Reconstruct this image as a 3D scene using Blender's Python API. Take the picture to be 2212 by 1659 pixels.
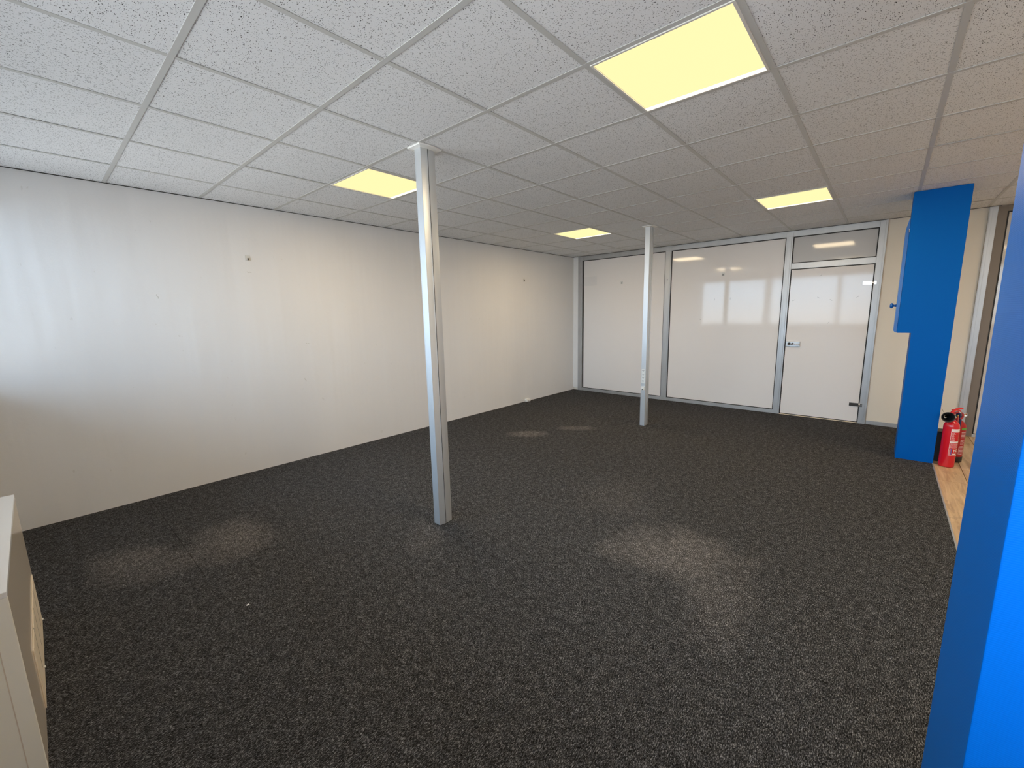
import bpy, bmesh, math, random
from mathutils import Matrix, Vector
random.seed(7)
for o in list(bpy.data.objects): bpy.data.objects.remove(o)
SC = bpy.context.scene
COL = SC.collection
H = 2.547            # ceiling height
XF = 7.062           # far (glazed) partition
YL = 2.94            # left wall
XW = -0.30           # window wall behind the camera
YR = -4.20           # wall on the far side of the corridor

# ------------------------------------------------------------------ camera
cd = bpy.data.cameras.new('camera'); cam = bpy.data.objects.new('camera', cd); COL.objects.link(cam)
R = Matrix(((0.65451666, -0.7558225, -0.0184469), (-0.13533882, -0.09312404, -0.98641336), (0.74383556, 0.64812056, -0.16324336)))
right, down, fwd = R[0], R[1], R[2]
M = Matrix(((right[0], -down[0], -fwd[0], 0.07508719), (right[1], -down[1], -fwd[1], -1.68313975),
            (right[2], -down[2], -fwd[2], H - 1.05411374), (0, 0, 0, 1)))
cam.matrix_world = M
cd.sensor_width = 36.0; cd.lens = 908.561 / 2212 * 36.0
cd.shift_x = -13.254 / 2212; cd.shift_y = 0.632 / 2212
cd.clip_start = 0.02
SC.camera = cam

# ------------------------------------------------------------------ world, daylight, exposure
SKY = 3.25
LAMP = 0.37          # glow of the diffusers as seen
LAMP_W = 6.7         # light each panel gives the room, watts
w = bpy.data.worlds.new('sky'); SC.world = w; w.use_nodes = True
nt = w.node_tree; nt.nodes.clear()
out = nt.nodes.new('ShaderNodeOutputWorld'); bg = nt.nodes.new('ShaderNodeBackground')
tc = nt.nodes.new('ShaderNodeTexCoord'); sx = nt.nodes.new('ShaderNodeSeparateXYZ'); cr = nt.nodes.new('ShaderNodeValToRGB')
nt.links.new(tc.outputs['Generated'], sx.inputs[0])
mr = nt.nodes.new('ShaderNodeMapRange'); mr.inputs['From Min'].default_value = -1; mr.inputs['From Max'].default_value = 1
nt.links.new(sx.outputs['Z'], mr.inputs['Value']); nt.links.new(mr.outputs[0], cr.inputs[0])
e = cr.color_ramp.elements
e[0].position = 0.0; e[0].color = (0.56, 0.58, 0.59, 1)  # lower half brightened to send light up onto the ceiling
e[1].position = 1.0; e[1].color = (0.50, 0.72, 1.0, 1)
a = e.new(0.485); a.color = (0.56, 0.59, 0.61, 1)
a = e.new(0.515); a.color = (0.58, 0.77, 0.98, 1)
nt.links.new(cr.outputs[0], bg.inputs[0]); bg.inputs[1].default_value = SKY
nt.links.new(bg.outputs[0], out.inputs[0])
SC.view_settings.view_transform = 'Standard'; SC.view_settings.look = 'None'
SC.view_settings.exposure = 1.6; SC.view_settings.gamma = 1.0; SC.view_settings.use_curve_mapping = False

# ------------------------------------------------------------------ helpers
def link(o, parent=None):
    COL.objects.link(o)
    if parent is not None: o.parent = parent
    return o
def obj(name, bm, m=None, parent=None, smooth=False, loc=None):
    me = bpy.data.meshes.new(name); bm.to_mesh(me); bm.free()
    if smooth:
        for p in me.polygons: p.use_smooth = True
    if m is not None: me.materials.append(m)
    o = bpy.data.objects.new(name, me); link(o, parent)
    if loc: o.location = loc
    return o
def tag(o, label=None, cat=None, group=None, kind=None):
    if label: o['label'] = label
    if cat: o['category'] = cat
    if group: o['group'] = group
    if kind: o['kind'] = kind
    return o
def empty(name, loc=(0, 0, 0), rz=0.0):
    o = bpy.data.objects.new(name, None); link(o); o.location = loc; o.rotation_euler = (0, 0, rz); o.empty_display_size = 0.1
    return o
def add_box(bm, x0, x1, y0, y1, z0, z1, bev=0.0):
    b = bmesh.new()
    r = bmesh.ops.create_cube(b, size=1)
    for v in b.verts:
        v.co = Vector(((x0 + x1) / 2 + v.co.x * (x1 - x0), (y0 + y1) / 2 + v.co.y * (y1 - y0), (z0 + z1) / 2 + v.co.z * (z1 - z0)))
    if bev > 0: bmesh.ops.bevel(b, geom=list(b.edges), offset=bev, segments=2, profile=0.5, affect='EDGES')
    merge(bm, b); return bm
def merge(bm, b, mat=None):
    me = bpy.data.meshes.new('tmp'); b.to_mesh(me); b.free()
    if mat is not None: me.transform(mat)
    bm.from_mesh(me); bpy.data.meshes.remove(me)
def box(name, dims, m, parent=None, bev=0.0):
    bm = bmesh.new(); add_box(bm, *dims, bev=bev); return obj(name, bm, m, parent)
def lathe(bm, prof, n=32, mat=None):
    b = bmesh.new(); rings = []
    for r, z in prof:
        if r < 1e-6: rings.append([b.verts.new((0, 0, z))])
        else: rings.append([b.verts.new((r * math.cos(2 * math.pi * i / n), r * math.sin(2 * math.pi * i / n), z)) for i in range(n)])
    for A, B in zip(rings, rings[1:]):
        for i in range(n):
            j = (i + 1) % n
            if len(A) == 1 and len(B) > 1: b.faces.new((A[0], B[j], B[i]))
            elif len(B) == 1 and len(A) > 1: b.faces.new((A[i], A[j], B[0]))
            elif len(A) > 1: b.faces.new((A[i], A[j], B[j], B[i]))
    bmesh.ops.recalc_face_normals(b, faces=b.faces)
    merge(bm, b, mat); return bm
def tube(bm, pts, r, n=12):
    pts = [Vector(p) for p in pts]; b = bmesh.new(); rings = []
    up = Vector((0.13, 0.31, 0.94))
    for i, p in enumerate(pts):
        t = (pts[min(i + 1, len(pts) - 1)] - pts[max(i - 1, 0)]).normalized()
        a = t.cross(up).normalized(); c = t.cross(a).normalized()
        rr = r[i] if isinstance(r, (list, tuple)) else r
        rings.append([b.verts.new(p + rr * (math.cos(2 * math.pi * k / n) * a + math.sin(2 * math.pi * k / n) * c)) for k in range(n)])
    for A, B in zip(rings, rings[1:]):
        for i in range(n): b.faces.new((A[i], A[(i + 1) % n], B[(i + 1) % n], B[i]))
    b.faces.new(rings[0]); b.faces.new(rings[-1][::-1])
    bmesh.ops.recalc_face_normals(b, faces=b.faces)
    merge(bm, b); return bm
def prism(bm, poly, z0, z1, mat=None):
    b = bmesh.new()
    A = [b.verts.new((x, y, z0)) for x, y in poly]; B = [b.verts.new((x, y, z1)) for x, y in poly]
    n = len(poly)
    for i in range(n): b.faces.new((A[i], A[(i + 1) % n], B[(i + 1) % n], B[i]))
    b.faces.new(A[::-1]); b.faces.new(B); bmesh.ops.recalc_face_normals(b, faces=b.faces)
    merge(bm, b, mat); return bm
def curve_pts(P, n=8):
    P = [Vector(p) for p in P]; out = []
    for i in range(len(P) - 1):
        p0 = P[max(i - 1, 0)]; p1 = P[i]; p2 = P[i + 1]; p3 = P[min(i + 2, len(P) - 1)]
        for k in range(n):
            t = k / n
            out.append(0.5 * ((2 * p1) + (-p0 + p2) * t + (2 * p0 - 5 * p1 + 4 * p2 - p3) * t * t + (-p0 + 3 * p1 - 3 * p2 + p3) * t ** 3))
    out.append(P[-1]); return out

# ------------------------------------------------------------------ materials
def new_mat(name, col=(0.8, 0.8, 0.8), rough=0.5, metal=0.0, spec=0.5, coat=0.0):
    m = bpy.data.materials.new(name); m.use_nodes = True
    b = m.node_tree.nodes['Principled BSDF']
    b.inputs['Base Color'].default_value = (*col, 1); b.inputs['Roughness'].default_value = rough
    b.inputs['Metallic'].default_value = metal; b.inputs['Specular IOR Level'].default_value = spec
    b.inputs['Coat Weight'].default_value = coat
    return m
class N:
    def __init__(s, m): s.t = m.node_tree; s.b = s.t.nodes['Principled BSDF']
    def n(s, typ, **k):
        x = s.t.nodes.new('ShaderNode' + typ)
        for a, v in k.items():
            if a in x.inputs: x.inputs[a].default_value = v
            else: setattr(x, a, v)
        return x
    def l(s, a, b): s.t.links.new(a, b)
    def math(s, op, a, b=None, clamp=False):
        x = s.t.nodes.new('ShaderNodeMath'); x.operation = op; x.use_clamp = clamp
        for i, v in enumerate((a, b)):
            if v is None: continue
            if hasattr(v, 'is_output'): s.l(v, x.inputs[i])
            else: x.inputs[i].default_value = v
        return x.outputs[0]
    def mixc(s, f, a, b):
        x = s.t.nodes.new('ShaderNodeMix'); x.data_type = 'RGBA'
        for i, v in ((0, f), (6, a), (7, b)):
            if hasattr(v, 'is_output'): s.l(v, x.inputs[i])
            elif isinstance(v, tuple): x.inputs[i].default_value = (*v, 1)
            else: x.inputs[i].default_value = v
        return x.outputs[2]
    def coords(s, scale=(1, 1, 1), rot=(0, 0, 0), rand=False, which='Object'):
        tc = s.n('TexCoord'); mp = s.n('Mapping'); mp.inputs['Scale'].default_value = scale; mp.inputs['Rotation'].default_value = rot
        s.l(tc.outputs[which], mp.inputs[0])
        if rand:
            oi = s.n('ObjectInfo'); v = s.n('CombineXYZ')
            a = s.math('MULTIPLY', oi.outputs['Random'], 37.0); s.l(a, v.inputs[0]); s.l(s.math('MULTIPLY', oi.outputs['Random'], 91.0), v.inputs[1])
            s.l(v.outputs[0], mp.inputs['Location'])
        return mp.outputs[0]
    def noise(s, vec, scale, detail=2.0, rough=0.5, dist=0.0):
        x = s.n('TexNoise'); x.inputs['Scale'].default_value = scale; x.inputs['Detail'].default_value = detail
        x.inputs['Roughness'].default_value = rough; x.inputs['Distortion'].default_value = dist
        s.l(vec, x.inputs['Vector']); return x
    def ramp(s, v, stops):
        x = s.n('ValToRGB'); s.l(v, x.inputs[0]); el = x.color_ramp.elements
        el[0].position, el[0].color = stops[0][0], (*stops[0][1], 1)
        el[1].position, el[1].color = stops[-1][0], (*stops[-1][1], 1)
        for p, c in stops[1:-1]:
            q = el.new(p); q.color = (*c, 1)
        return x.outputs[0]
    def bump(s, h, strength=0.3, dist=0.002):
        x = s.n('Bump'); x.inputs['Strength'].default_value = strength; x.inputs['Distance'].default_value = dist
        s.l(h, x.inputs['Height']); s.l(x.outputs[0], s.b.inputs['Normal'])

# mineral fibre ceiling tile: white board with dark pinholes and short fissures
m_tile = new_mat('ceiling_tile_mineral', (0.72, 0.72, 0.71), 0.95, spec=0.1)
k = N(m_tile)
co = k.coords(rand=True)
wob = k.noise(co, 55, 2)
vm = k.n('VectorMath', operation='MULTIPLY_ADD'); k.l(wob.outputs['Color'], vm.inputs[0]); vm.inputs[1].default_value = (0.011, 0.011, 0); k.l(co, vm.inputs[2])
mp = k.n('Mapping'); mp.inputs['Scale'].default_value = (215, 88, 1); k.l(vm.outputs[0], mp.inputs[0])
v1 = k.n('TexVoronoi'); v1.inputs['Scale'].default_value = 1.0; k.l(mp.outputs[0], v1.inputs['Vector'])
sc = k.n('SeparateColor'); k.l(v1.outputs['Color'], sc.inputs[0])
oi = k.n('ObjectInfo')
dens = k.math('MULTIPLY_ADD', oi.outputs['Random'], 0.16); k.t.nodes[-1].inputs[2].default_value = 0.42
gate = k.math('LESS_THAN', sc.outputs[0], dens)
rad = k.math('MULTIPLY_ADD', sc.outputs[1], 0.22); k.t.nodes[-1].inputs[2].default_value = 0.12
f1 = k.math('MULTIPLY', k.math('LESS_THAN', v1.outputs['Distance'], rad), gate)
v2 = k.n('TexVoronoi'); v2.inputs['Scale'].default_value = 185.0; k.l(co, v2.inputs['Vector'])
sc2 = k.n('SeparateColor'); k.l(v2.outputs['Color'], sc2.inputs[0])
f2 = k.math('MULTIPLY', k.math('LESS_THAN', v2.outputs['Distance'], 0.25), k.math('LESS_THAN', sc2.outputs[0], 0.42))
pit = k.math('MAXIMUM', f1, f2)
grain = k.noise(co, 240, 3)
base = k.mixc(grain.outputs[0], (0.70, 0.71, 0.72), (0.90, 0.905, 0.91))
k.l(k.mixc(pit, base, (0.07, 0.07, 0.07)), k.b.inputs['Base Color'])
hh = k.math('SUBTRACT', k.math('MULTIPLY', grain.outputs[0], 0.25), pit)
k.bump(hh, 0.6, 0.002)

m_grid = new_mat('ceiling_grid_enamel', (0.55, 0.55, 0.53), 0.45)
m_slab = new_mat('ceiling_void', (0.3, 0.3, 0.3), 0.9)

# textured painted wallpaper
m_wall = new_mat('white_wallpaper', (0.80, 0.795, 0.78), 0.7, spec=0.25)
k = N(m_wall); co = k.coords(which='Object')
big = k.noise(k.coords(scale=(1.6, 1, 0.35)), 1.6, 3, 0.6)
cc = k.mixc(big.outputs[0], (0.735, 0.73, 0.725), (0.785, 0.78, 0.77))
st = k.noise(k.coords(scale=(5, 1, 3)), 5.0, 4, 0.55)
sm = k.math('GREATER_THAN', st.outputs[0], 0.735)
k.l(k.mixc(k.math('MULTIPLY', sm, 0.35), cc, (0.57, 0.55, 0.51)), k.b.inputs['Base Color'])
weave = k.noise(k.coords(scale=(60, 60, 330)), 1.0, 3, 0.6)
lump = k.noise(co, 14, 4, 0.6)
crease = k.noise(k.coords(scale=(6, 1, 0.4)), 1.0, 2, 0.5)
hh = k.math('ADD', k.math('MULTIPLY', weave.outputs[0], 0.5), k.math('ADD', k.math('MULTIPLY', lump.outputs[0], 1.1), k.math('MULTIPLY', crease.outputs[0], 8.0)))
k.bump(hh, 0.45, 0.0016)
m_beige = new_mat('cream_wall_paint', (0.74, 0.69, 0.60), 0.7, spec=0.2)
k = N(m_beige); g = k.noise(k.coords(), 60, 3); k.bump(g.outputs[0], 0.15, 0.001)

# carpet: anthracite with grey loop flecks
m_carpet = new_mat('anthracite_carpet', (0.03, 0.03, 0.03), 0.95, spec=0.05)
k = N(m_carpet)
c1 = k.coords(scale=(105, 280, 1), rot=(0, 0, math.radians(-8)))
n1 = k.noise(c1, 1.0, 3, 0.65, 0.6)
n2 = k.noise(k.coords(scale=(260, 420, 1)), 1.0, 2, 0.6)
n3 = k.noise(k.coords(), 26, 3, 0.6)
mixv = k.math('ADD', k.math('MULTIPLY', n1.outputs[0], 0.6), k.math('ADD', k.math('MULTIPLY', n2.outputs[0], 0.3), k.math('MULTIPLY', n3.outputs[0], 0.12)))
fl = k.ramp(mixv, [(0.41, (0.005, 0.005, 0.005)), (0.49, (0.026, 0.026, 0.027)), (0.55, (0.075, 0.075, 0.077)), (0.63, (0.32, 0.32, 0.32))])
# worn, flattened pale patches (where desks stood) - positions on the carpet itself
geo = k.n('NewGeometry'); sp = k.n('SeparateXYZ'); k.l(geo.outputs['Position'], sp.inputs[0])
wn = k.noise(k.coords(), 2.6, 3, 0.6)
def blob(cx, cy, rx, ry, ang, amp):
    ca, sa = math.cos(ang), math.sin(ang)
    dx = k.math('SUBTRACT', sp.outputs[0], cx); dy = k.math('SUBTRACT', sp.outputs[1], cy)
    u = k.math('DIVIDE', k.math('ADD', k.math('MULTIPLY', dx, ca), k.math('MULTIPLY', dy, sa)), rx)
    v = k.math('DIVIDE', k.math('SUBTRACT', k.math('MULTIPLY', dy, ca), k.math('MULTIPLY', dx, sa)), ry)
    d = k.math('ADD', k.math('MULTIPLY', u, u), k.math('MULTIPLY', v, v))
    d = k.math('ADD', d, k.math('MULTIPLY_ADD', wn.outputs[0], 2.2)); 
    k.t.nodes[-2].inputs[2].default_value = -1.1
    return k.math('MULTIPLY', k.math('SUBTRACT', 1.0, d, True), amp)
pt = None
for a in ((2.55, -0.78, 0.52, 0.34, -0.9, 1.0), (2.25, -1.15, 0.4, 0.22, 0.2, 0.55), (0.78, 1.62, 0.26, 0.42, -0.5, 1.0), (0.30, 1.78, 0.22, 0.34, 0.3, 0.9), (0.55, 1.55, 0.5, 0.22, -0.3, 0.7),
          (4.05, 1.62, 0.30, 0.16, -0.9, 1.1), (4.62, 1.30, 0.30, 0.13, -0.9, 1.1), (1.66, 0.60, 0.26, 0.14, 0.9, 0.4), (3.1, -0.1, 0.5, 0.4, 0.4, 0.25)):
    b_ = blob(*a); pt = b_ if pt is None else k.math('MAXIMUM', pt, b_)
lift = k.n('VectorMath', operation='MULTIPLY_ADD'); k.l(fl, lift.inputs[0]); lift.inputs[1].default_value = (1.9, 1.80, 1.70); lift.inputs[2].default_value = (0.022, 0.020, 0.018)
worn = k.mixc(k.math('MULTIPLY', pt, 0.75, True), fl, lift.outputs[0])
# the seam between two carpet widths
sl = k.math('MULTIPLY', k.math('LESS_THAN', k.math('ABSOLUTE', k.math('SUBTRACT', sp.outputs[0], 0.56)), 0.0025), k.math('GREATER_THAN', sp.outputs[1], 1.2))
worn = k.mixc(k.math('MULTIPLY', sl, 0.6), worn, (0.01, 0.01, 0.01))
k.l(worn, k.b.inputs['Base Color'])
k.bump(mixv, 1.0, 0.006)

# vinyl plank
m_plank = new_mat('oak_vinyl', (0.45, 0.3, 0.17), 0.42)
k = N(m_plank)
g = k.noise(k.coords(scale=(2.2, 26, 1), rand=True), 1.0, 5, 0.65, 0.8)
g2 = k.noise(k.coords(scale=(1, 3, 1), rand=True), 3.5, 3, 0.6)
oi = k.n('ObjectInfo')
c = k.ramp(g.outputs[0], [(0.32, (0.36, 0.22, 0.115)), (0.5, (0.56, 0.38, 0.21)), (0.68, (0.72, 0.52, 0.32))])
c = k.mixc(k.math('MULTIPLY', k.math('GREATER_THAN', g2.outputs[0], 0.62), 0.35), c, (0.20, 0.12, 0.065))
c = k.mixc(k.math('MULTIPLY', oi.outputs['Random'], 0.35), c, (0.42, 0.29, 0.17))
k.l(c, k.b.inputs['Base Color']); k.bump(g.outputs[0], 0.15, 0.001)
m_screed = new_mat('screed', (0.2, 0.17, 0.14), 0.9)

# blue ribbed glass-fibre wallcovering
def blue_mat(name, rib):
    m = new_mat(name, (0.0, 0.15, 0.6), 0.42, spec=0.08); k = N(m)
    tc = k.n('TexCoord'); mp = k.n('Mapping'); k.l(tc.outputs['Object'], mp.inputs[0])
    w1 = k.n('TexWave'); w1.wave_type = 'BANDS'; w1.bands_direction = 'Z'; w1.inputs['Scale'].default_value = rib; w1.inputs['Distortion'].default_value = 0.6
    w1.inputs['Detail'].default_value = 1.0; k.l(mp.outputs[0], w1.inputs['Vector'])
    n1 = k.noise(mp.outputs[0], 160, 2)
    k.bump(k.math('ADD', w1.outputs['Fac'], k.math('MULTIPLY', n1.outputs[0], 0.7)), 0.17, 0.0008)
    v = k.noise(mp.outputs[0], 1.8, 2)
    k.l(k.mixc(v.outputs[0], (0.0, 0.125, 0.50), (0.0, 0.14, 0.56)), k.b.inputs['Base Color'])
    return m
m_blue_rib = blue_mat('blue_ribbed_wallcovering', 75.0)
m_blue = new_mat('blue_paint', (0.0, 0.100, 0.40), 0.5, spec=0.06); k = N(m_blue)
n1 = k.noise(k.coords(), 90, 3); k.bump(n1.outputs[0], 0.12, 0.001)
m_blue_d = new_mat('blue_gloss_paint', (0.0, 0.09, 0.36), 0.3)

m_alu = new_mat('anodised_aluminium', (0.56, 0.57, 0.57), 0.42, 0.55); k = N(m_alu)
n1 = k.noise(k.coords(scale=(1, 1, 0.05)), 220, 3); k.bump(n1.outputs[0], 0.05, 0.0005)
n2 = k.noise(k.coords(scale=(1, 1, 0.3)), 9, 4, 0.6); k.l(k.mixc(n2.outputs[0], (0.38, 0.385, 0.385), (0.54, 0.545, 0.545)), k.b.inputs['Base Color'])
m_pole = new_mat('silver_pole_profile', (0.66, 0.69, 0.71), 0.36, 0.6); k = N(m_pole)
n1 = k.noise(k.coords(scale=(200, 200, 3)), 1.0, 2); k.bump(n1.outputs[0], 0.05, 0.0004)
m_brown = new_mat('bronze_door_frame', (0.21, 0.175, 0.14), 0.55, 0.2)
m_gasket = new_mat('black_rubber', (0.008, 0.008, 0.008), 0.6)
m_black = new_mat('black_plastic', (0.012, 0.012, 0.014), 0.45)
m_white = new_mat('white_plastic', (0.82, 0.82, 0.79), 0.35)
m_chrome = new_mat('satin_steel', (0.72, 0.72, 0.71), 0.22, 1.0)
m_dsteel = new_mat('dark_steel', (0.10, 0.095, 0.09), 0.25, 0.6)
m_brass = new_mat('brass', (0.75, 0.55, 0.25), 0.25, 1.0)
# back-painted glazing: white film behind clear glass
def glaze(name, col):
    m = new_mat(name, col, 0.06, spec=0.42, coat=0.0); k = N(m)
    n1 = k.noise(k.coords(), 0.8, 2); k.l(k.mixc(n1.outputs[0], tuple(c * 0.97 for c in col), tuple(min(1, c * 1.02) for c in col)), k.b.inputs['Base Color'])
    return m
m_film = glaze('white_backed_glass', (0.79, 0.76, 0.735))
m_film_t = glaze('grey_backed_glass', (0.56, 0.555, 0.55))
m_door2 = glaze('white_backed_glass_corridor', (0.60, 0.58, 0.55))
m_lam = new_mat('white_laminate', (0.88, 0.88, 0.86), 0.16, spec=0.6)
m_lamside = new_mat('beige_laminate', (0.74, 0.65, 0.54), 0.14, spec=0.8)
m_lamend = new_mat('grey_white_laminate', (0.90, 0.88, 0.79), 0.35, spec=0.4)
m_grille = new_mat('cream_grille', (0.86, 0.74, 0.56), 0.4)
m_render = new_mat('white_render', (0.75, 0.75, 0.74), 0.8)
m_red = new_mat('extinguisher_red', (0.60, 0.006, 0.018), 0.22, spec=0.6, coat=0.4)
m_reddark = new_mat('extinguisher_red_worn', (0.40, 0.012, 0.016), 0.32, spec=0.5)
m_redpl = new_mat('red_plastic', (0.70, 0.02, 0.015), 0.35)
m_hose = new_mat('navy_rubber_hose', (0.012, 0.018, 0.09), 0.45)
m_print = new_mat('white_print', (0.80, 0.74, 0.72), 0.5)
m_green = new_mat('green_print', (0.12, 0.36, 0.06), 0.5)
m_printb = new_mat('blue_print', (0.10, 0.09, 0.30), 0.5)
def emis(name, col, s):
    m = bpy.data.materials.new(name); m.use_nodes = True; t = m.node_tree; t.nodes.clear()
    o_ = t.nodes.new('ShaderNodeOutputMaterial'); e_ = t.nodes.new('ShaderNodeEmission')
    e_.inputs[0].default_value = (*col, 1); e_.inputs[1].default_value = s; t.links.new(e_.outputs[0], o_.inputs[0]); return m
m_diff = emis('warm_led_diffuser', (1.0, 0.87, 0.43), LAMP)
m_led = emis('white_led_edge', (1.0, 0.95, 0.80), LAMP * 2.2)
m_trim = new_mat('light_trim_enamel', (0.70, 0.68, 0.64), 0.4)
# clear window glass
m_clear = bpy.data.materials.new('clear_glass'); m_clear.use_nodes = True
t = m_clear.node_tree; t.nodes.clear(); o_ = t.nodes.new('ShaderNodeOutputMaterial'); mx = t.nodes.new('ShaderNodeMixShader')
tr = t.nodes.new('ShaderNodeBsdfTransparent'); gl = t.nodes.new('ShaderNodeBsdfGlossy'); gl.inputs['Roughness'].default_value = 0.0
fr = t.nodes.new('ShaderNodeFresnel'); fr.inputs[0].default_value = 1.45
t.links.new(fr.outputs[0], mx.inputs[0]); t.links.new(tr.outputs[0], mx.inputs[1]); t.links.new(gl.outputs[0], mx.inputs[2]); t.links.new(mx.outputs[0], o_.inputs[0])

# ------------------------------------------------------------------ room shell
def S(o): o['kind'] = 'structure'; return o
YC = -2.147                                   # edge of the carpet
S(box('floor', (XW - 0.2, XF + 0.2, YR - 0.2, YL + 0.2, -0.14, -0.012), m_screed))
floor = bpy.data.objects['floor']
bm = bmesh.new(); add_box(bm, XW, XF, YC, YL, -0.012, 0.0); carpet = obj('carpet', bm, m_carpet, floor)
rowy = YC; r = 0
joints = [[5.12, 4.14, 2.95, 1.75, 0.55], [5.57, 4.55, 3.35, 2.15, 0.95], [6.3, 5.0, 3.8, 2.6, 1.4], [5.7, 4.5, 3.3, 2.1, 0.9]]
while rowy > YR + 0.01:
    y1 = rowy - 0.003; y0 = max(rowy - 0.19, YR); xs = [XF] + joints[r % 4] + [XW]
    for a, b_ in zip(xs, xs[1:]):
        cx, cy = (a + b_) / 2, (y0 + y1) / 2
        bm = bmesh.new(); add_box(bm, b_ - cx + 0.0012, a - cx - 0.0012, y0 - cy + 0.0012, y1 - cy, -0.012, -0.0015 + random.uniform(-0.0003, 0.0003), bev=0.0008)
        o = obj('plank', bm, m_plank, floor, loc=(cx, cy, 0))
    rowy = y0; r += 1
box('edge_strip', (XW, XF, YC - 0.006, YC + 0.004, -0.01, 0.0035), m_alu, floor, bev=0.001)

S(box('wall_left', (XW - 0.2, XF + 0.2, YL, YL + 0.2, -0.1, H + 0.2), m_wall))
S(box('wall_corridor', (XW - 0.2, XF + 0.2, YR - 0.2, YR, -0.1, H + 0.2), m_beige))
# far wall behind the glazing; solid cream between the door frame and the corridor door
far = S(box('wall_far', (XF + 0.03, XF + 0.2, YR, YL, -0.1, H + 0.2), m_beige))
box('wall_panel', (XF + 0.002, XF + 0.03, -2.412, -1.594, 0.0, H), m_beige, far)
box('corner_panel', (XF - 0.004, XF + 0.03, 2.827, YL, 0.05, H), m_render, far)
box('wall_panel', (XF + 0.002, XF + 0.03, YR, -3.50, 0.0, H), m_beige, far)
S(box('baseboard_far', (XF - 0.010, XF + 0.002, -2.41, -1.596, 0.0, 0.052), m_alu, bev=0.002))

# window wall behind the camera
WZ0, WZ1 = 1.03, 2.42
ww = S(box('wall_window', (XW - 0.2, XW, YR, YL, -0.1, WZ0), m_render))
box('lintel', (XW - 0.2, XW, YR, YL, WZ1, H + 0.2), m_render, ww)
box('window_board', (XW - 0.17, XW + 0.05, YR + 0.6, YL, WZ0, WZ0 + 0.025), m_lam, ww, bev=0.004)
edges = [YL, 1.00, -0.65, -2.45, YR]
for i in range(4):
    ya, yb = edges[i + 1] + 0.005, edges[i] - (0.005 if i else 0.0)
    box('mullion', (XW - 0.16, XW - 0.08, edges[i + 1] - 0.005 if i < 3 else YR, edges[i + 1] + 0.005, WZ0, WZ1), m_white, ww)
    wd = bpy.data.objects.new('window_%d' % (i + 1), None); link(wd); wd.location = (XW - 0.12, (ya + yb) / 2, WZ0); S(wd)
    hw = (yb - ya) / 2; hz = WZ1 - WZ0
    bm = bmesh.new()
    for d in ((-hw, -hw + 0.04, 0.02, hz), (hw - 0.04, hw, 0.02, hz), (-hw + 0.04, hw - 0.04, 0.02, 0.065), (-hw + 0.04, hw - 0.04, hz - 0.045, hz)):
        add_box(bm, -0.03, 0.03, d[0], d[1], d[2], d[3], 0.003)
    obj('frame', bm, m_white, wd)
    box('pane', (-0.003, 0.003, -hw + 0.04, hw - 0.04, 0.065, hz - 0.045), m_clear, wd)

# ceiling: void, tiles, grid
ceil = S(box('ceiling', (XW - 0.2, XF + 0.2, YR - 0.2, YL + 0.2, H + 0.06, H + 0.2), m_slab))
LIGHTS = [(3, 1), (3, -3), (8, -3), (8, 1), (3, 5), (8, 5)]        # tile column along x, row across (row b spans y -0.6b .. -0.6(b+1))
gm = {}
def tile_mesh(sx_, sy_):
    key = (round(sx_, 3), round(sy_, 3))
    if key not in gm:
        bm = bmesh.new(); add_box(bm, -sx_ / 2, sx_ / 2, -sy_ / 2, sy_ / 2, 0, 0.015, 0.0)
        me = bpy.data.meshes.new('ceiling_tile'); bm.to_mesh(me); bm.free(); me.materials.append(m_tile); gm[key] = me
    return gm[key]
for a in range(-1, 12):
    for b_ in range(-5, 7):
        if (a, b_) in LIGHTS: continue
        x0, x1 = max(a * 0.6, XW), min((a + 1) * 0.6, XF); y1, y0 = min(-b_ * 0.6, YL), max(-(b_ + 1) * 0.6, YR)
        if x1 - x0 < 0.03 or y1 - y0 < 0.03: continue
        full = abs(x1 - x0 - 0.6) < 1e-3 and abs(y1 - y0 - 0.6) < 1e-3
        o = bpy.data.objects.new('ceiling_tile', tile_mesh(x1 - x0, y1 - y0)); link(o, ceil)
        o.location = ((x0 + x1) / 2, (y0 + y1) / 2, H + 0.002 + random.uniform(-0.0006, 0.0012))
        if full: o.rotation_euler = (random.uniform(-0.0015, 0.0015), random.uniform(-0.0015, 0.0015), random.choice((0, math.pi / 2, math.pi, -math.pi / 2)))
        elif random.random() < 0.5: o.rotation_euler = (0, 0, math.pi)
for a in range(0, 12):
    bm = bmesh.new(); add_box(bm, a * 0.6 - 0.012, a * 0.6 + 0.012, YR, YL, H - 0.0005, H + 0.0015); add_box(bm, a * 0.6 - 0.001, a * 0.6 + 0.001, YR, YL, H + 0.0015, H + 0.035)
    obj('grid_bar', bm, m_grid, ceil)
for b_ in range(-4, 8):
    for a in range(-1, 12):
        x0, x1 = max(a * 0.6, XW) + 0.0125, min((a + 1) * 0.6, XF) - 0.0125
        if a == -1: x0 -= 0.0125
        if a == 11: x1 += 0.0125
        y = -b_ * 0.6 + random.uniform(-0.0008, 0.0008)
        bm = bmesh.new(); add_box(bm, x0, x1, y - 0.012, y + 0.012, H - 0.0002, H + 0.0012)
        obj('cross_tee', bm, m_grid, ceil)
bm = bmesh.new()
add_box(bm, XW, XF, YL - 0.0045, YL, H - 0.0035, H + 0.001)  # dark strip standing in for the shade where wall meets ceiling
obj('shadow_line_strip', bm, m_gasket, ceil)
bm = bmesh.new(); add_box(bm, XF - 0.024, XF - 0.0165, -2.50, YL, H - 0.003, H + 0.001)  # dark strip for the shade line above the glazing
obj('shadow_line_strip', bm, m_gasket, ceil)

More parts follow.
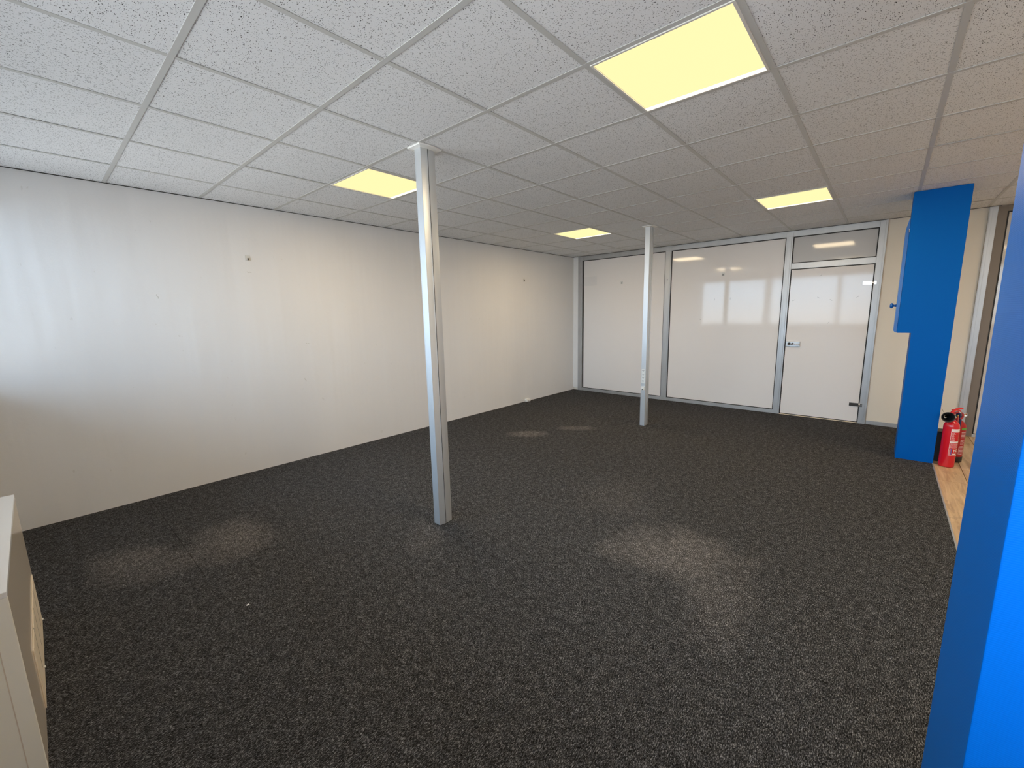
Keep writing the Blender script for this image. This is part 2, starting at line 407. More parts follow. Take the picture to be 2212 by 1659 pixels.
# ------------------------------------------------------------------ glazed partition
fr_ = S(empty('trim_1', (XF, 0, 0)))
def fbox(name, y0, y1, z0, z1, m=m_alu, x0=-0.012, x1=0.03, parent=fr_, bev=0.002): return box(name, (x0, x1, y0, y1, z0, z1), m, parent, bev)
fbox('post', 2.737, 2.828, 0.0, H - 0.002, x0=-0.016)
fbox('mullion', 1.048, 1.146, 0.0, H - 0.002, x0=-0.014)
fbox('cover_strip', 1.062, 1.128, 0.05, 2.475, x0=-0.020, x1=-0.0142)
fbox('mullion', -0.622, -0.540, 0.0, H - 0.002, x0=-0.014)
fbox('cover_strip', -0.604, -0.562, 0.05, 2.475, x0=-0.019, x1=-0.0142)
fbox('post', -1.594, -1.516, 0.0, H - 0.002, x0=-0.016)
fbox('cover_strip', -1.592, -1.572, 0.0, H - 0.003, x0=-0.026, x1=-0.0162)
fbox('top_rail', -1.516, 2.737, 2.468, H - 0.002, x0=-0.012)
fbox('bottom_rail', 1.146, 2.737, 0.0, 0.052)
fbox('bottom_rail', -0.540, 1.048, 0.0, 0.052)
fbox('transom_rail', -1.516, -0.622, 2.040, 2.116, x0=-0.013)
fbox('door_sill', -1.516, -0.622, 0.0, 0.008, m=m_grille)
def glazing(n, y0, y1, z0, z1, m, kind='window'):
    e_ = bpy.data.objects.new('%s_%d' % (kind, n), None); link(e_); e_.location = (XF, (y0 + y1) / 2, z0); S(e_)
    hy = (y1 - y0) / 2; hz = z1 - z0; g = 0.011
    bm = bmesh.new()
    for d in ((-hy, -hy + g, 0, hz), (hy - g, hy, 0, hz), (-hy + g, hy - g, 0, g), (-hy + g, hy - g, hz - g, hz)):
        add_box(bm, 0.001, 0.02, *d)
    obj('gasket', bm, m_gasket, e_)
    return e_, hy, hz, g
w5, hy, hz, g = glazing(5, 1.146, 2.737 - 0.015, 0.052, 2.468, m_film)
p5 = box('pane', (0.006, 0.014, -hy + g, hy - g, g, hz - g), m_film, w5)
w6, hy, hz, g = glazing(6, -0.540, 1.048, 0.052, 2.468, m_film)
box('pane', (0.006, 0.014, -hy + g, hy - g, g, hz - g), m_film, w6)
w7, hy, hz, g = glazing(7, -1.516, -0.622, 2.116, 2.468, m_film_t)
box('pane', (0.006, 0.014, -hy + g, hy - g, g, hz - g), m_film_t, w7)
d1, hy, hz, g = glazing(1, -1.516, -0.622, 0.008, 2.040, m_film, 'door')
leaf = box('door_leaf', (-0.002, 0.008, -hy + g, hy - g, g, hz - g), m_film, d1, 0.001)
# origin of the door: y=-1.069, z=0.008
oy, oz = -1.069, 0.008
for zc, mm in ((1.805, m_chrome), (0.245, m_dsteel)):
    z = zc - oz
    hg = box('hinge', (-0.010, -0.002, -1.505 - oy, -1.408 - oy, z - 0.021, z + 0.021), mm, d1, 0.002)
    bm = bmesh.new(); lathe(bm, [(0, -0.022), (0.009, -0.022), (0.009, 0.022), (0, 0.022)], 16)
    obj('knuckle', bm, m_chrome, hg, True, (-0.014, -1.514 - oy, z))
    bm = bmesh.new(); add_box(bm, -0.020, -0.013, -1.545 - oy, -1.520 - oy, z - 0.020, z + 0.020, 0.001); obj('hinge_leaf', bm, m_chrome, hg)
z = 1.018 - oz
m_sat = new_mat('brushed_lock_plate', (0.50, 0.50, 0.49), 0.4, 0.7)
lp = box('lock_plate', (-0.016, -0.002, -0.805 - oy, -0.634 - oy, z - 0.036, z + 0.036), m_sat, d1, 0.003)
bm = bmesh.new(); lathe(bm, [(0, 0), (0.020, 0), (0.020, 0.006), (0.016, 0.008), (0.013, 0.003), (0, 0.003)], 28, Matrix.Rotation(-math.pi / 2, 4, 'Y'))
obj('key_cylinder', bm, m_dsteel, lp, True, (-0.016, -0.676 - oy, z))
bm = bmesh.new(); tube(bm, curve_pts([(-0.014, -0.716 - oy, z), (-0.045, -0.716 - oy, z), (-0.056, -0.728 - oy, z - 0.001), (-0.056, -0.80 - oy, z - 0.003)], 6), 0.0085, 14)
obj('lever', bm, m_chrome, lp, True)
bm = bmesh.new(); lathe(bm, [(0, 0), (0.017, 0), (0.017, 0.005), (0, 0.006)], 24, Matrix.Rotation(-math.pi / 2, 4, 'Y'))
obj('lever_rose', bm, m_dsteel, lp, True, (-0.016, -0.716 - oy, z))
m_scuff = new_mat('grey_scuff', (0.22, 0.21, 0.20), 0.7)
for par, y_, z_, pts, xx in ((d1, -1.069, 0.008, [(-0.965, 1.933, 0.6), (-0.964, 1.644, -0.6), (-1.102, 1.608, -0.7), (-1.376, 1.639, 0.7), (-1.097, 1.312, 0.8), (-0.682, 1.617, 0.3)], -0.0022),
                             (bpy.data.objects['window_6'], 0.254, 0.052, [(0.358, 1.668, 1.55), (0.133, 1.673, 1.5), (0.556, 1.366, -0.5)], 0.0058)):
    for (yy, zz, an) in pts:
        bm = bmesh.new(); tube(bm, curve_pts([(0, -0.016, 0.003), (0, -0.004, -0.002), (0, 0.006, 0.001), (0, 0.015, -0.003)], 3), 0.0016, 6)
        for v in bm.verts: v.co.x *= 0.3
        o = obj('scuff', bm, m_scuff, par, False, (xx, yy - y_, zz - z_)); o.rotation_euler = (-an, 0, 0)
# a small raised patch and a smear left on the wallpaper
for (xx, zz, an) in ((1.994, 1.232, 0.2), (1.519, 1.938, 0.1), (1.933, 0.852, 1.2), (0.816, 1.70, 1.3)):
    bm = bmesh.new(); tube(bm, curve_pts([(-0.018, 0, 0.002), (-0.004, 0, -0.003), (0.008, 0, 0.002), (0.020, 0, -0.002)], 3), 0.0035, 6)
    for v in bm.verts: v.co.y *= 0.15
    o = obj('scuff', bm, new_mat('wall_scuff', (0.60, 0.585, 0.55), 0.8), bpy.data.objects['wall_left'], False, (xx, YL - 0.0002, zz)); o.rotation_euler = (0, an, 0)
# the faded rectangle of old film in the upper left of the first pane
m_patch = glaze('older_film', (0.735, 0.715, 0.70))
bm = bmesh.new(); add_box(bm, 0.0054, 0.006, 2.433 - 1.934, 2.712 - 1.934, 2.0 - 0.052, 2.166 - 0.052); obj('film_patch', bm, m_patch, w5)

# corridor door and its frame
t2 = S(empty('trim_2', (XF, -2.45, 0)))
box('post', (-0.030, 0.03, -0.028, 0.040, 0.0, H - 0.002), m_alu, t2, 0.003)
box('post_edge', (-0.034, -0.0301, 0.012, 0.034, 0.0, H - 0.003), m_alu, t2, 0.001)
box('door_jamb', (-0.006, 0.03, -0.100, -0.028, 0.0, H - 0.002), m_brown, t2, 0.001)
box('head_rail', (-0.006, 0.03, -1.05, -0.100, 2.485, H - 0.002), m_brown, t2, 0.001)
box('sill_rail', (-0.004, 0.03, -1.05, -0.100, 0.0, 0.036), m_alu, t2, 0.001)
e_ = bpy.data.objects.new('door_2', None); link(e_); e_.location = (XF, -3.0, 0.036); S(e_)
bm = bmesh.new()
for d in ((0.440, 0.452, 0, 2.447), (-0.49, 0.440, 2.437, 2.447), (-0.49, 0.440, 0, 0.006)): add_box(bm, -0.003, 0.02, *d)
obj('gasket', bm, m_gasket, e_)
box('door_leaf', (-0.002, 0.012, -0.49, 0.438, 0.006, 2.435), m_door2, e_, 0.001)

# ------------------------------------------------------------------ blue pillars
wr = S(box('wall_right_front', (1.115, 1.527, -2.147, -1.87, 0.0, H), m_blue_rib, None, 0.0025))
PX = 5.62
wp = S(box('wall_right_rear', (PX, PX + 0.36, -2.148, -1.872, 0.0, H), m_blue, None, 0.001))
cb = empty('electrical_cupboard', (PX, -1.82, 1.25))
tag(cb, 'blue cupboard high on the side of the far blue pillar, with round knob', 'cupboard')
y0 = -1.872 + 1.82
bm = bmesh.new(); add_box(bm, -0.0006, 0.36, y0 - 0.001, -1.768 + 1.82, 0.0, H - 1.25 - 0.001, 0.0); obj('body', bm, m_blue, cb)
# door leaf: chamfered outer edge, seen edge-on
bm = bmesh.new(); zt = 1.06
ya, yb = -1.7665 + 1.82, -1.742 + 1.82
poly = [(ya, 0.003), (yb - 0.012, 0.003), (yb, 0.02), (yb, zt - 0.09), (yb - 0.016, zt), (ya, zt)]
b2 = bmesh.new(); A = [b2.verts.new((0.001, p[0], p[1])) for p in poly]; B = [b2.verts.new((0.34, p[0], p[1])) for p in poly]
for i in range(6): b2.faces.new((A[i], A[(i + 1) % 6], B[(i + 1) % 6], B[i]))
b2.faces.new(A[::-1]); b2.faces.new(B); bmesh.ops.recalc_face_normals(b2, faces=b2.faces); merge(bm, b2)
dr = obj('door', bm, m_blue_d, cb)
bm = bmesh.new(); lathe(bm, [(0, 0), (0.014, 0), (0.009, 0.015), (0.011, 0.022), (0.024, 0.028), (0.026, 0.038), (0.018, 0.048), (0, 0.050)], 24, Matrix.Rotation(-math.pi / 2, 4, 'X'))
obj('knob', bm, m_blue_d, dr, True, (0.06, yb, 0.262))
for z in (0.955, 0.08):
    bm = bmesh.new(); lathe(bm, [(0, -0.018), (0.003, -0.018), (0.003, 0.018), (0, 0.018)], 10); lathe(bm, [(0, 0.0), (0.0036, 0.0), (0.0036, 0.012), (0, 0.012)], 10)
    obj('hinge', bm, m_chrome if z > 0.5 else m_blue_d, dr, True, (-0.001, ya + 0.001, z))

# ------------------------------------------------------------------ ceiling lights
LL = {(3, 1): 'large square warm ceiling light nearest the camera, upper right of the picture',
      (3, -3): 'square warm ceiling light beside the left wall, partly behind the nearer silver pole',
      (8, -3): 'small looking warm ceiling light in the far left, just left of the farther silver pole',
      (8, 1): 'warm ceiling light at the far right, above the glass door and near the blue pillar',
      (3, 5): 'warm ceiling light over the corridor, hidden by the near blue pillar',
      (8, 5): 'warm ceiling light at the far end of the corridor'}
def ceiling_light(a, b_):
    t_ = empty('ceiling_light', ((a + 0.5) * 0.6, -(b_ + 0.5) * 0.6, H))
    tag(t_, LL[(a, b_)], 'ceiling light', 'square warm ceiling lights')
    h = 0.3 - 0.013
    bm = bmesh.new()
    for d in ((-h, -h + 0.010, -h, h), (h - 0.010, h, -h, h), (-h + 0.010, h - 0.010, -h, -h + 0.010), (-h + 0.010, h - 0.010, h - 0.010, h)):
        add_box(bm, d[0], d[1], d[2], d[3], -0.004, 0.020, 0.0008)
    obj('frame', bm, m_trim, t_)
    h2 = h - 0.010
    box('diffuser', (-h2, h2 - 0.024, -h2, h2, 0.001, 0.010), m_diff, t_)
    box('led_edge', (h2 - 0.024, h2, -h2, h2, 0.0005, 0.010), m_led, t_)
    ld = bpy.data.lights.new('panel_light', 'AREA'); ld.shape = 'SQUARE'; ld.size = 2 * h2 - 0.02; ld.energy = LAMP_W; ld.color = (1.0, 0.78, 0.50)
    lo_ = bpy.data.objects.new('panel_light', ld); link(lo_, t_); lo_.location = (0, 0, -0.002)
    box('housing', (-h2, h2, -h2, h2, 0.0105, 0.035), m_trim, t_)
for a, b_ in LIGHTS: ceiling_light(a, b_)

# ------------------------------------------------------------------ silver service poles
def pole(x, y, label, sock):
    t_ = empty('service_pole', (x, y, 0)); tag(t_, label, 'pole', 'silver floor-to-ceiling service poles')
    hx, hy = 0.055, 0.030
    def side(s):                                   # bowed long side
        return [(-hx + 2 * hx * i / 12, s * (hy + 0.007 * math.sin(math.pi * i / 12))) for i in range(13)]
    lo = side(-1); hi = side(1)[::-1]
    gx = -0.006
    slot = []
    for (px, py) in lo: slot.append((px, py))
    poly = slot + hi
    bm = bmesh.new(); prism(bm, poly, 0.004, H - 0.004); body = obj('profile', bm, m_pole, t_)
    def strip(name, px0, px1, off, m, par):
        bm = bmesh.new(); ys = -hy - 0.007 * math.sin(math.pi * (px0 + hx) / (2 * hx))
        add_box(bm, px0, px1, ys - off, ys + 0.002, 0.006, H - 0.006); return obj(name, bm, m, par)
    strip('cable_slot', gx - 0.0022, gx + 0.0022, 0.0008, m_gasket, t_)
    strip('slot_lip', gx - 0.0062, gx - 0.0024, 0.0016, m_pole, t_); strip('slot_lip', gx + 0.0024, gx + 0.0062, 0.0016, m_pole, t_)
    bm = bmesh.new(); add_box(bm, -hx - 0.0012, -hx + 0.001, -hy - 0.001, -hy + 0.004, 0.005, H - 0.005); add_box(bm, -hx - 0.0012, -hx + 0.001, hy - 0.004, hy + 0.001, 0.005, H - 0.005)
    obj('corner_rib', bm, m_pole, t_)
    bm = bmesh.new(); prism(bm, [(px * 0.97, py * 0.95) for px, py in poly], 0.0, 0.006); obj('foot', bm, m_black, t_)
    # ceiling collar: flared white plate with one bowed side
    bm = bmesh.new()
    def ring(ox, bow): return [(-hx - ox + (2 * hx + 2 * ox) * i / 12, -hy - ox - bow * math.sin(math.pi * i / 12)) for i in range(13)] + [(hx + ox - (2 * hx + 2 * ox) * i / 12, hy + ox + bow * math.sin(math.pi * i / 12)) for i in range(13)]
    rs = [(ring(0.002, 0.007), -0.012), (ring(0.030, 0.012), -0.008), (ring(0.034, 0.014), -0.001)]
    b2 = bmesh.new(); V = [[b2.verts.new((p[0], p[1], H + z)) for p in rr] for rr, z in rs]
    for P_, Q_ in zip(V, V[1:]):
        for i in range(len(P_)): b2.faces.new((P_[i], P_[(i + 1) % len(P_)], Q_[(i + 1) % len(P_)], Q_[i]))
    b2.faces.new(V[0]); b2.faces.new(V[-1]); bmesh.ops.recalc_face_normals(b2, faces=b2.faces); merge(bm, b2)
    obj('ceiling_collar', bm, m_white, t_)
    if sock:
        sp_ = box('socket_panel', (-hx - 0.006, -hx - 0.0005, -0.024, 0.024, 0.574, 0.760), m_white, t_, 0.0015)
        for i in range(4):
            zc = 0.740 - i * 0.0455
            bm = bmesh.new(); M_ = Matrix.Rotation(-math.pi / 2, 4, 'Y')
            lathe(bm, [(0.019, 0), (0.019, 0.002), (0.0165, 0.002), (0.016, -0.004), (0, -0.004)], 20, M_)
            so = obj('socket', bm, m_white, sp_, True, (-hx - 0.006, 0, zc))
            bm = bmesh.new()
            for (dy, dz) in ((-0.0085, 0.003), (0.0085, 0.003)): add_box(bm, -hx - 0.0085, -hx - 0.006, dy - 0.0032, dy + 0.0032, zc + dz - 0.0032, zc + dz + 0.0032)
            add_box(bm, -hx - 0.0095, -hx - 0.006, -0.003, 0.003, zc - 0.012, zc - 0.006)
            obj('socket_hole', bm, m_gasket, sp_)
        nb = box('network_outlet', (-hx - 0.022, -hx - 0.0005, -0.024, 0.024, 0.486, 0.530), m_white, t_, 0.003)
        box('port', (-hx - 0.0228, -hx - 0.021, -0.007, 0.006, 0.490, 0.502), m_gasket, nb)
    return t_
pole(1.881, 0.645, 'nearer silver pole standing on the carpet, a dark cable slot down its side', False)
pole(5.312, 0.656, 'farther silver pole before the glass wall, white socket strip low on it', True)

# ------------------------------------------------------------------ radiator cover by the window
cx0, cx1, cy0, cy1, ch = XW + 0.002, -0.082, 0.308, 1.462, 0.672
rc = empty('radiator_cover', ((cx0 + cx1) / 2, (cy0 + cy1) / 2, 0)); ox, oyy = rc.location.x, rc.location.y
tag(rc, 'low white and beige radiator cover with a slotted vent, at the lower left', 'radiator cover')
box('top', (cx0 - ox, cx1 - ox + 0.001, cy0 - oyy, cy1 - oyy, ch - 0.018, ch), m_lam, rc, 0.0015)
box('front_panel', (cx1 - 0.018 - ox, cx1 - ox, cy0 + 0.020 - oyy, cy1 - oyy, 0.0, ch - 0.0185), m_lamside, rc, 0.001)
ep = box('end_panel', (cx0 - ox, cx1 - ox, cy0 - oyy, cy0 + 0.0195 - oyy, 0.0, ch - 0.0185), m_lamend, rc, 0.001)
box('end_panel_groove', (cx1 - 0.040 - ox, cx1 - 0.0375 - ox, cy0 - 0.0006 - oyy, cy0 - oyy + 0.001, 0.0, ch - 0.08), m_lamside, rc)
box('end_panel', (cx0 - ox, cx1 - 0.0185 - ox, cy1 - 0.0195 - oyy, cy1 - oyy, 0.0, ch - 0.0185), m_lam, rc, 0.001)
vg = empty('tmp'); vg.name = 'vent'; vg.parent = rc
fx = cx1 - ox
gy0, gy1, gz0, gz1 = 0.686 - oyy, 1.400 - oyy, 0.070, 0.255
bars = [gy0, gy0 + 0.17, gy0 + 0.355, gy0 + 0.54, gy1]
bpy.data.objects.remove(vg)
vp = box('vent', (fx, fx + 0.003, gy0 - 0.02, gy1 + 0.02, gz0 - 0.065, gz1 + 0.005), m_grille, rc, 0.001)
for a, b_ in zip(bars, bars[1:]): box('vent_slat', (fx + 0.0030, fx + 0.0040, a + 0.006, b_ - 0.006, gz0, gz1), m_grille, vp)
for a in bars[1:-1]: box('vent_slot', (fx + 0.0030, fx + 0.0038, a - 0.006, a + 0.006, gz0, gz1), m_dsteel, vp)
for (yy, zz) in ((gy1 - 0.01, gz0 - 0.045), (gy0 + 0.25, gz0 - 0.045)):
    bm = bmesh.new(); lathe(bm, [(0, 0), (0.005, 0), (0.005, 0.003), (0.003, 0.0055), (0, 0.0055)], 12, Matrix.Rotation(math.pi / 2, 4, 'Y'))
    obj('screw', bm, m_white, vp, True, (fx + 0.003, yy, zz))

# ------------------------------------------------------------------ picture pins
m_pad = new_mat('clear_adhesive_pad', (0.60, 0.60, 0.58), 0.3)
def hook(loc, axis, label, pad=True):
    t_ = empty('wall_hook', loc, 0.0 if axis == 'x' else math.pi / 2)   # local -x points into the room
    tag(t_, label, 'hook', 'small white hooks on the walls')
    if pad: box('pad', (-0.003, 0.0, -0.022, 0.022, -0.028, 0.022), m_pad, t_, 0.001)
    bm = bmesh.new()
    for z in (-0.006, -0.015): tube(bm, [(-0.003, 0, z), (-0.013, 0, z - 0.002)], 0.005, 8)
    obj('pin', bm, m_dsteel, t_)
hook((1.522, YL, H - 0.477), 'y', 'small hook on the left wall, between the window end and the nearer pole')
hook((5.58, YL, H - 0.488), 'y', 'small hook on the left wall near its far end')
hook((XF + 0.005, 1.927, H - 0.524), 'x', 'small hook on the leftmost glass panel')
hook((XF + 0.005, 0.252, H - 0.505), 'x', 'small hook on the wide middle glass panel, beside the farther pole')
hook((XF - 0.021, 1.096, H - 0.523), 'x', 'two pins without pad on the upright between the glass panels', False)

# ------------------------------------------------------------------ socket on the floor at the left wall
so = empty('socket_box', (5.60, YL, 0)); tag(so, 'white double socket box lying against the foot of the left wall', 'socket')
box('housing', (-0.055, 0.045, -0.042, -0.001, 0.001, 0.050), m_white, so, 0.004)
box('faceplate', (-0.050, 0.040, -0.058, -0.0425, 0.004, 0.034), m_white, so, 0.003)
for dx in (-0.03, 0.006): box('socket_hole', (dx, dx + 0.012, -0.0586, -0.0575, 0.012, 0.022), m_dsteel, so)
bm = bmesh.new(); tube(bm, curve_pts([(-0.055, -0.03, 0.03), (-0.09, -0.025, 0.035), (-0.13, -0.012, 0.06), (-0.145, -0.006, 0.085)], 6), 0.004, 8)
tube(bm, [(-0.145, -0.006, 0.083), (-0.15, -0.004, 0.045)], 0.003, 8); obj('cable', bm, m_white, so, True)

bm = bmesh.new(); add_box(bm, -0.007, 0.007, -0.005, 0.005, 0, 0.0015)
for v in bm.verts: v.co += Vector((random.uniform(-.002, .002), random.uniform(-.002, .002), 0))
tag(obj('paper_scrap', bm, m_white, None, False, (0.637, 0.738, 0.001)), 'tiny white scrap lying on the carpet in the foreground', 'scrap')

# ------------------------------------------------------------------ fire extinguishers
def wrap(bm, x0, x1, z0, z1, r, off=0.0006):
    """a printed rectangle bent round a cylinder of radius r; x is arc length from the local front (-x side)"""
    n = max(2, int((x1 - x0) / 0.006) + 1); b = bmesh.new(); rows = []
    for i in range(n + 1):
        s = x0 + (x1 - x0) * i / n; th = math.pi + s / r; c_, s_ = math.cos(th), math.sin(th)
        rows.append([b.verts.new(((r + o) * c_, (r + o) * s_, z)) for o in (off, 0.0001) for z in (z0, z1)])
    for P_, Q_ in zip(rows, rows[1:]):
        b.faces.new((P_[0], Q_[0], Q_[1], P_[1])); b.faces.new((P_[2], P_[3], Q_[3], Q_[2])); b.faces.new((P_[1], Q_[1], Q_[3], P_[3])); b.faces.new((P_[0], P_[2], Q_[2], Q_[0]))
    bmesh.ops.recalc_face_normals(b, faces=b.faces); merge(bm, b); return bm
def print_line(bm, x0, x1, z0, z1, r):
    x = x0
    while x < x1 - 0.002:
        w_ = random.uniform(0.004, 0.011); wrap(bm, x, min(x + w_, x1), z0, z1, r); x += w_ + 0.0016
def letters(txt, size, r, s0, z0, name, mat_, parent, off=0.0008):
    cu = bpy.data.curves.new(name, 'FONT'); cu.body = txt; cu.size = size; cu.extrude = 0.0; cu.resolution_u = 3; cu.offset = size * 0.02
    to = bpy.data.objects.new(name, cu); COL.objects.link(to); bpy.context.view_layer.update()
    me = bpy.data.meshes.new_from_object(to.evaluated_get(bpy.context.evaluated_depsgraph_get())); bpy.data.objects.remove(to)
    bm = bmesh.new(); bm.from_mesh(me); bpy.data.meshes.remove(me)
    for v in bm.verts:
        th = math.pi + (s0 + v.co.x) / r; z = z0 + v.co.y
        v.co = Vector(((r + off) * math.cos(th), (r + off) * math.sin(th), z))
    return obj(name, bm, mat_, parent)
# front one: narrow bright red cylinder, black horn
ex = empty('fire_extinguisher', (5.612, -2.236, 0), math.radians(8))
tag(ex, 'bright red fire extinguisher with a black horn, front one beside the blue pillar', 'fire extinguisher', 'fire extinguishers beside the pillar')
r = 0.056
bm = bmesh.new(); lathe(bm, [(0, 0.0), (r - 0.006, 0.0), (r - 0.001, 0.004), (r, 0.012), (r, 0.385), (r - 0.003, 0.405), (r - 0.012, 0.425), (r - 0.028, 0.440), (0.018, 0.446), (0.016, 0.462), (0, 0.462)], 48)
obj('cylinder', bm, m_red, ex, True)
bm = bmesh.new(); lathe(bm, [(0, 0), (0.016, 0), (0.016, 0.022), (0.011, 0.026), (0.011, 0.038), (0, 0.038)], 20); add_box(bm, -0.030, 0.012, -0.008, 0.008, 0.012, 0.026, 0.003)
obj('valve', bm, m_brass, ex, True, (0, 0, 0.460))
bm = bmesh.new()
def blade(bm, pts, hw, th):
    b = bmesh.new(); rows = []
    for i, p in enumerate(pts):
        p = Vector(p); t = (Vector(pts[min(i + 1, len(pts) - 1)]) - Vector(pts[max(i - 1, 0)])).normalized(); n_ = Vector((1, 0, 0)).cross(t).normalized() * th
        w_ = hw[i] if isinstance(hw, list) else hw
        rows.append([b.verts.new(p + Vector((-w_, 0, 0)) - n_), b.verts.new(p + Vector((w_, 0, 0)) - n_), b.verts.new(p + Vector((w_, 0, 0)) + n_), b.verts.new(p + Vector((-w_, 0, 0)) + n_)])
    for P_, Q_ in zip(rows, rows[1:]):
        for i in range(4): b.faces.new((P_[i], P_[(i + 1) % 4], Q_[(i + 1) % 4], Q_[i]))
    b.faces.new(rows[0]); b.faces.new(rows[-1]); bmesh.ops.recalc_face_normals(b, faces=b.faces); merge(bm, b)
blade(bm, curve_pts([(0, 0.022, 0.500), (0, 0.010, 0.525), (0, -0.010, 0.548), (0, -0.034, 0.562), (0, -0.056, 0.562)], 4), 0.013, 0.006)
obj('lever', bm, m_redpl, ex)
bm = bmesh.new(); blade(bm, curve_pts([(0, 0.015, 0.492), (0, -0.020, 0.522), (0, -0.045, 0.528), (0, -0.060, 0.510), (0, -0.062, 0.482), (0, -0.050, 0.462)], 4), 0.010, 0.005)
obj('carrying_handle', bm, m_reddark, ex)
bm = bmesh.new(); tube(bm, [(-0.013, -0.030, 0.530), (-0.013, -0.052, 0.522)], 0.004, 8); lathe(bm, [(0, 0), (0.009, 0), (0.009, 0.007), (0, 0.008)], 14, Matrix.Translation((-0.012, -0.012, 0.476)) @ Matrix.Rotation(-math.pi / 2, 4, 'Y'))
tag(obj('safety_pin', bm, m_chrome, ex, True), kind='stuff')
# horn: cone whose open mouth looks at the room, with thick lip and dark inside
hd = Vector((-0.95, 0.10, 0.16)).normalized()
q = Vector((0, 0, 1)).rotation_difference(hd).to_matrix().to_4x4()
bm = bmesh.new(); lathe(bm, [(0.010, 0.0), (0.012, 0.03), (0.022, 0.10), (0.042, 0.165), (0.046, 0.167), (0.047, 0.163), (0.028, 0.10), (0.016, 0.03), (0.013, 0.0), (0.010, 0.0)][::-1], 36, Matrix.Translation((0.055, 0.040, 0.462)) @ q)
obj('horn', bm, m_black, ex, True)
bm = bmesh.new(); tube(bm, curve_pts([(0, 0.0, 0.475), (0.02, 0.01, 0.480), (0.045, 0.03, 0.470), (0.056, 0.0395, 0.4625)], 5), 0.0078, 10); obj('horn_tube', bm, m_black, ex, True)
bm = bmesh.new(); tube(bm, curve_pts([(0.0, 0.06, 0.50), (0.0, 0.075, 0.53), (0.0, 0.085, 0.545)], 4), 0.0012, 6); obj('pull_wire', bm, m_dsteel, ex)
# printed label, seen on the right of the cylinder: white bar, frame, rows of fine print
s0, s1 = -0.010, 0.070; lz0, lz1 = 0.118, 0.372
bm = bmesh.new()
wrap(bm, s0, s1, lz1 - 0.030, lz1, r); wrap(bm, s0, s1, 0.238, 0.254, r)
wrap(bm, s1 - 0.002, s1, lz0, lz1, r); wrap(bm, s0, s1, lz0, lz0 + 0.002, r); wrap(bm, s0, s1, 0.192, 0.194, r); wrap(bm, s0, s0 + 0.002, lz0, lz1, r)
lb = obj('label', bm, m_print, ex)
bm = bmesh.new()
for i in range(9): print_line(bm, s0 + 0.006, s0 + 0.034 - random.uniform(0, 0.010), 0.264 + i * 0.0085, 0.2665 + i * 0.0085, r)
for i in range(4): print_line(bm, s0 + 0.006, s1 - 0.016, 0.202 + i * 0.009, 0.2045 + i * 0.009, r)
wrap(bm, s0 + 0.028, s0 + 0.058, 0.130, 0.137, r)
for i in range(6): wrap(bm, s0 + 0.005, s0 + 0.011, 0.126 + i * 0.010, 0.129 + i * 0.010, r)
tag(obj('small_print', bm, m_print, lb, False), kind='stuff')
bm = bmesh.new(); wrap(bm, s0 + 0.014, s0 + 0.021, 0.128, 0.186, r); obj('print_bar', bm, m_printb, lb)

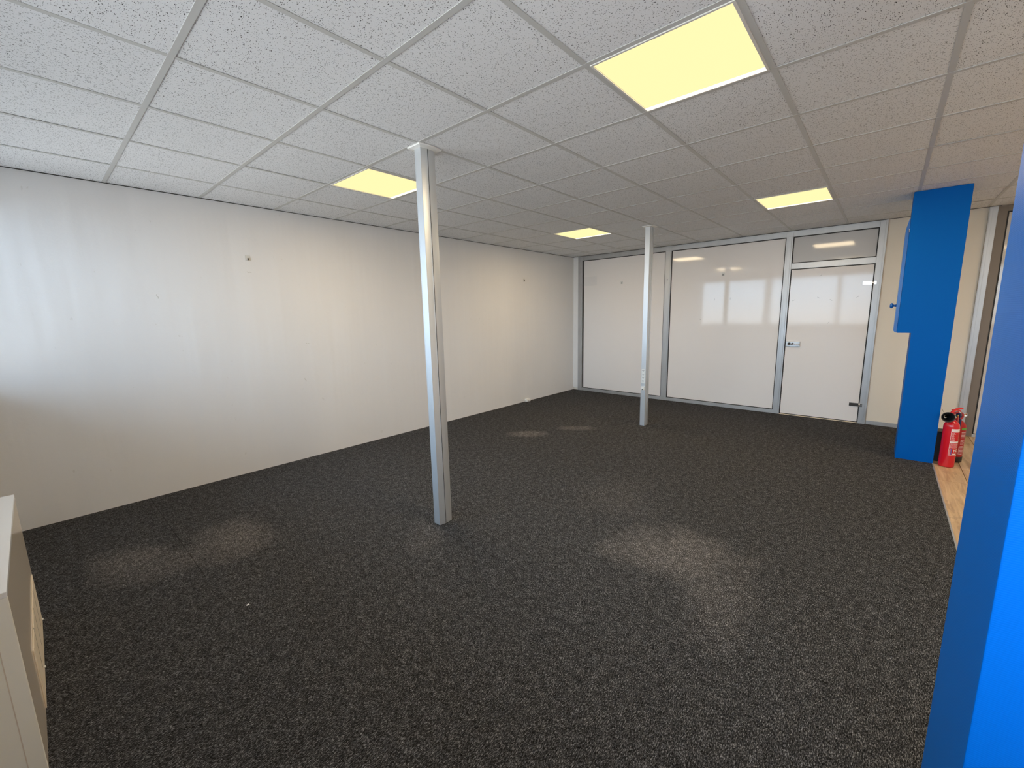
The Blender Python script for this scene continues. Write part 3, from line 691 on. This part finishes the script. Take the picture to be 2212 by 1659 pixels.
# rear one: wider, darker red, black base ring, gauge, green mark
e2 = empty('fire_extinguisher', (5.845, -2.290, 0), math.radians(4))
tag(e2, 'darker red fire extinguisher with black base and dark blue hose, behind the front one', 'fire extinguisher', 'fire extinguishers beside the pillar')
r2 = 0.070
bm = bmesh.new(); lathe(bm, [(0, 0.052), (r2 - 0.002, 0.052), (r2, 0.058), (r2, 0.345), (r2 - 0.004, 0.365), (r2 - 0.018, 0.390), (r2 - 0.042, 0.412), (0.02, 0.420), (0.018, 0.440), (0, 0.440)], 48)
obj('cylinder', bm, m_reddark, e2, True)
bm = bmesh.new(); lathe(bm, [(0, 0.0), (r2 - 0.008, 0.0), (r2 + 0.001, 0.006), (r2 + 0.002, 0.055), (r2 - 0.002, 0.060), (0, 0.060)], 40); obj('base_ring', bm, m_black, e2, True)
bm = bmesh.new(); lathe(bm, [(0, 0.438), (0.017, 0.438), (0.017, 0.455), (0.012, 0.458), (0.012, 0.475), (0, 0.475)], 20); obj('valve', bm, m_brass, e2, True)
bm = bmesh.new(); add_box(bm, -0.012, 0.012, -0.018, 0.040, 0.470, 0.488, 0.004); add_box(bm, -0.010, 0.010, -0.012, 0.050, 0.500, 0.508, 0.003); add_box(bm, -0.010, 0.010, -0.014, 0.002, 0.48, 0.506, 0.003)
obj('handle', bm, m_redpl, e2)
bm = bmesh.new(); lathe(bm, [(0, 0), (0.016, 0), (0.017, 0.008), (0.014, 0.010), (0.013, 0.007), (0, 0.007)], 24, Matrix.Translation((-0.010, -0.046, 0.468)) @ Matrix.Rotation(-math.pi / 2, 4, 'Y')); tube(bm, [(0, -0.01, 0.462), (0, -0.046, 0.468)], 0.006, 10)
obj('pressure_gauge', bm, m_chrome, e2, True)
bm = bmesh.new(); tube(bm, curve_pts([(-0.01, 0.01, 0.468), (-0.060, 0.0, 0.478), (-0.083, -0.004, 0.44), (-0.086, -0.004, 0.36), (-0.084, 0.003, 0.25), (-0.080, 0.012, 0.16), (-0.078, 0.016, 0.11)], 8), 0.0095, 12)
obj('hose', bm, m_hose, e2, True)
bm = bmesh.new(); wrap(bm, 0.030, 0.085, 0.325, 0.345, r2); obj('green_mark', bm, m_green, e2)
bm = bmesh.new()
for i in range(18):
    if i in (7, 12): continue
    z = 0.085 + i * 0.0125; print_line(bm, 0.034, 0.085 - random.uniform(0, 0.020), z, z + 0.004, r2)
wrap(bm, 0.028, 0.030, 0.085, 0.16, r2)
tag(obj('small_print', bm, m_print, e2), kind='stuff')
letters('YC', 0.032, r, s0 + 0.030, 0.154, 'brand_letters', m_print, lb)
# dark block filling the gap between pillar and extinguishers
bx = empty('dark_block', (5.800, -2.177, 0)); tag(bx, 'dark block filling the gap between the blue pillar and the extinguishers', 'box')
box('body', (-0.075, 0.075, -0.0245, 0.0245, 0.0, 0.285), m_black, bx, 0.004)
box('top_slab', (-0.078, 0.078, -0.0255, 0.0255, 0.286, 0.300), m_black, bx, 0.003)
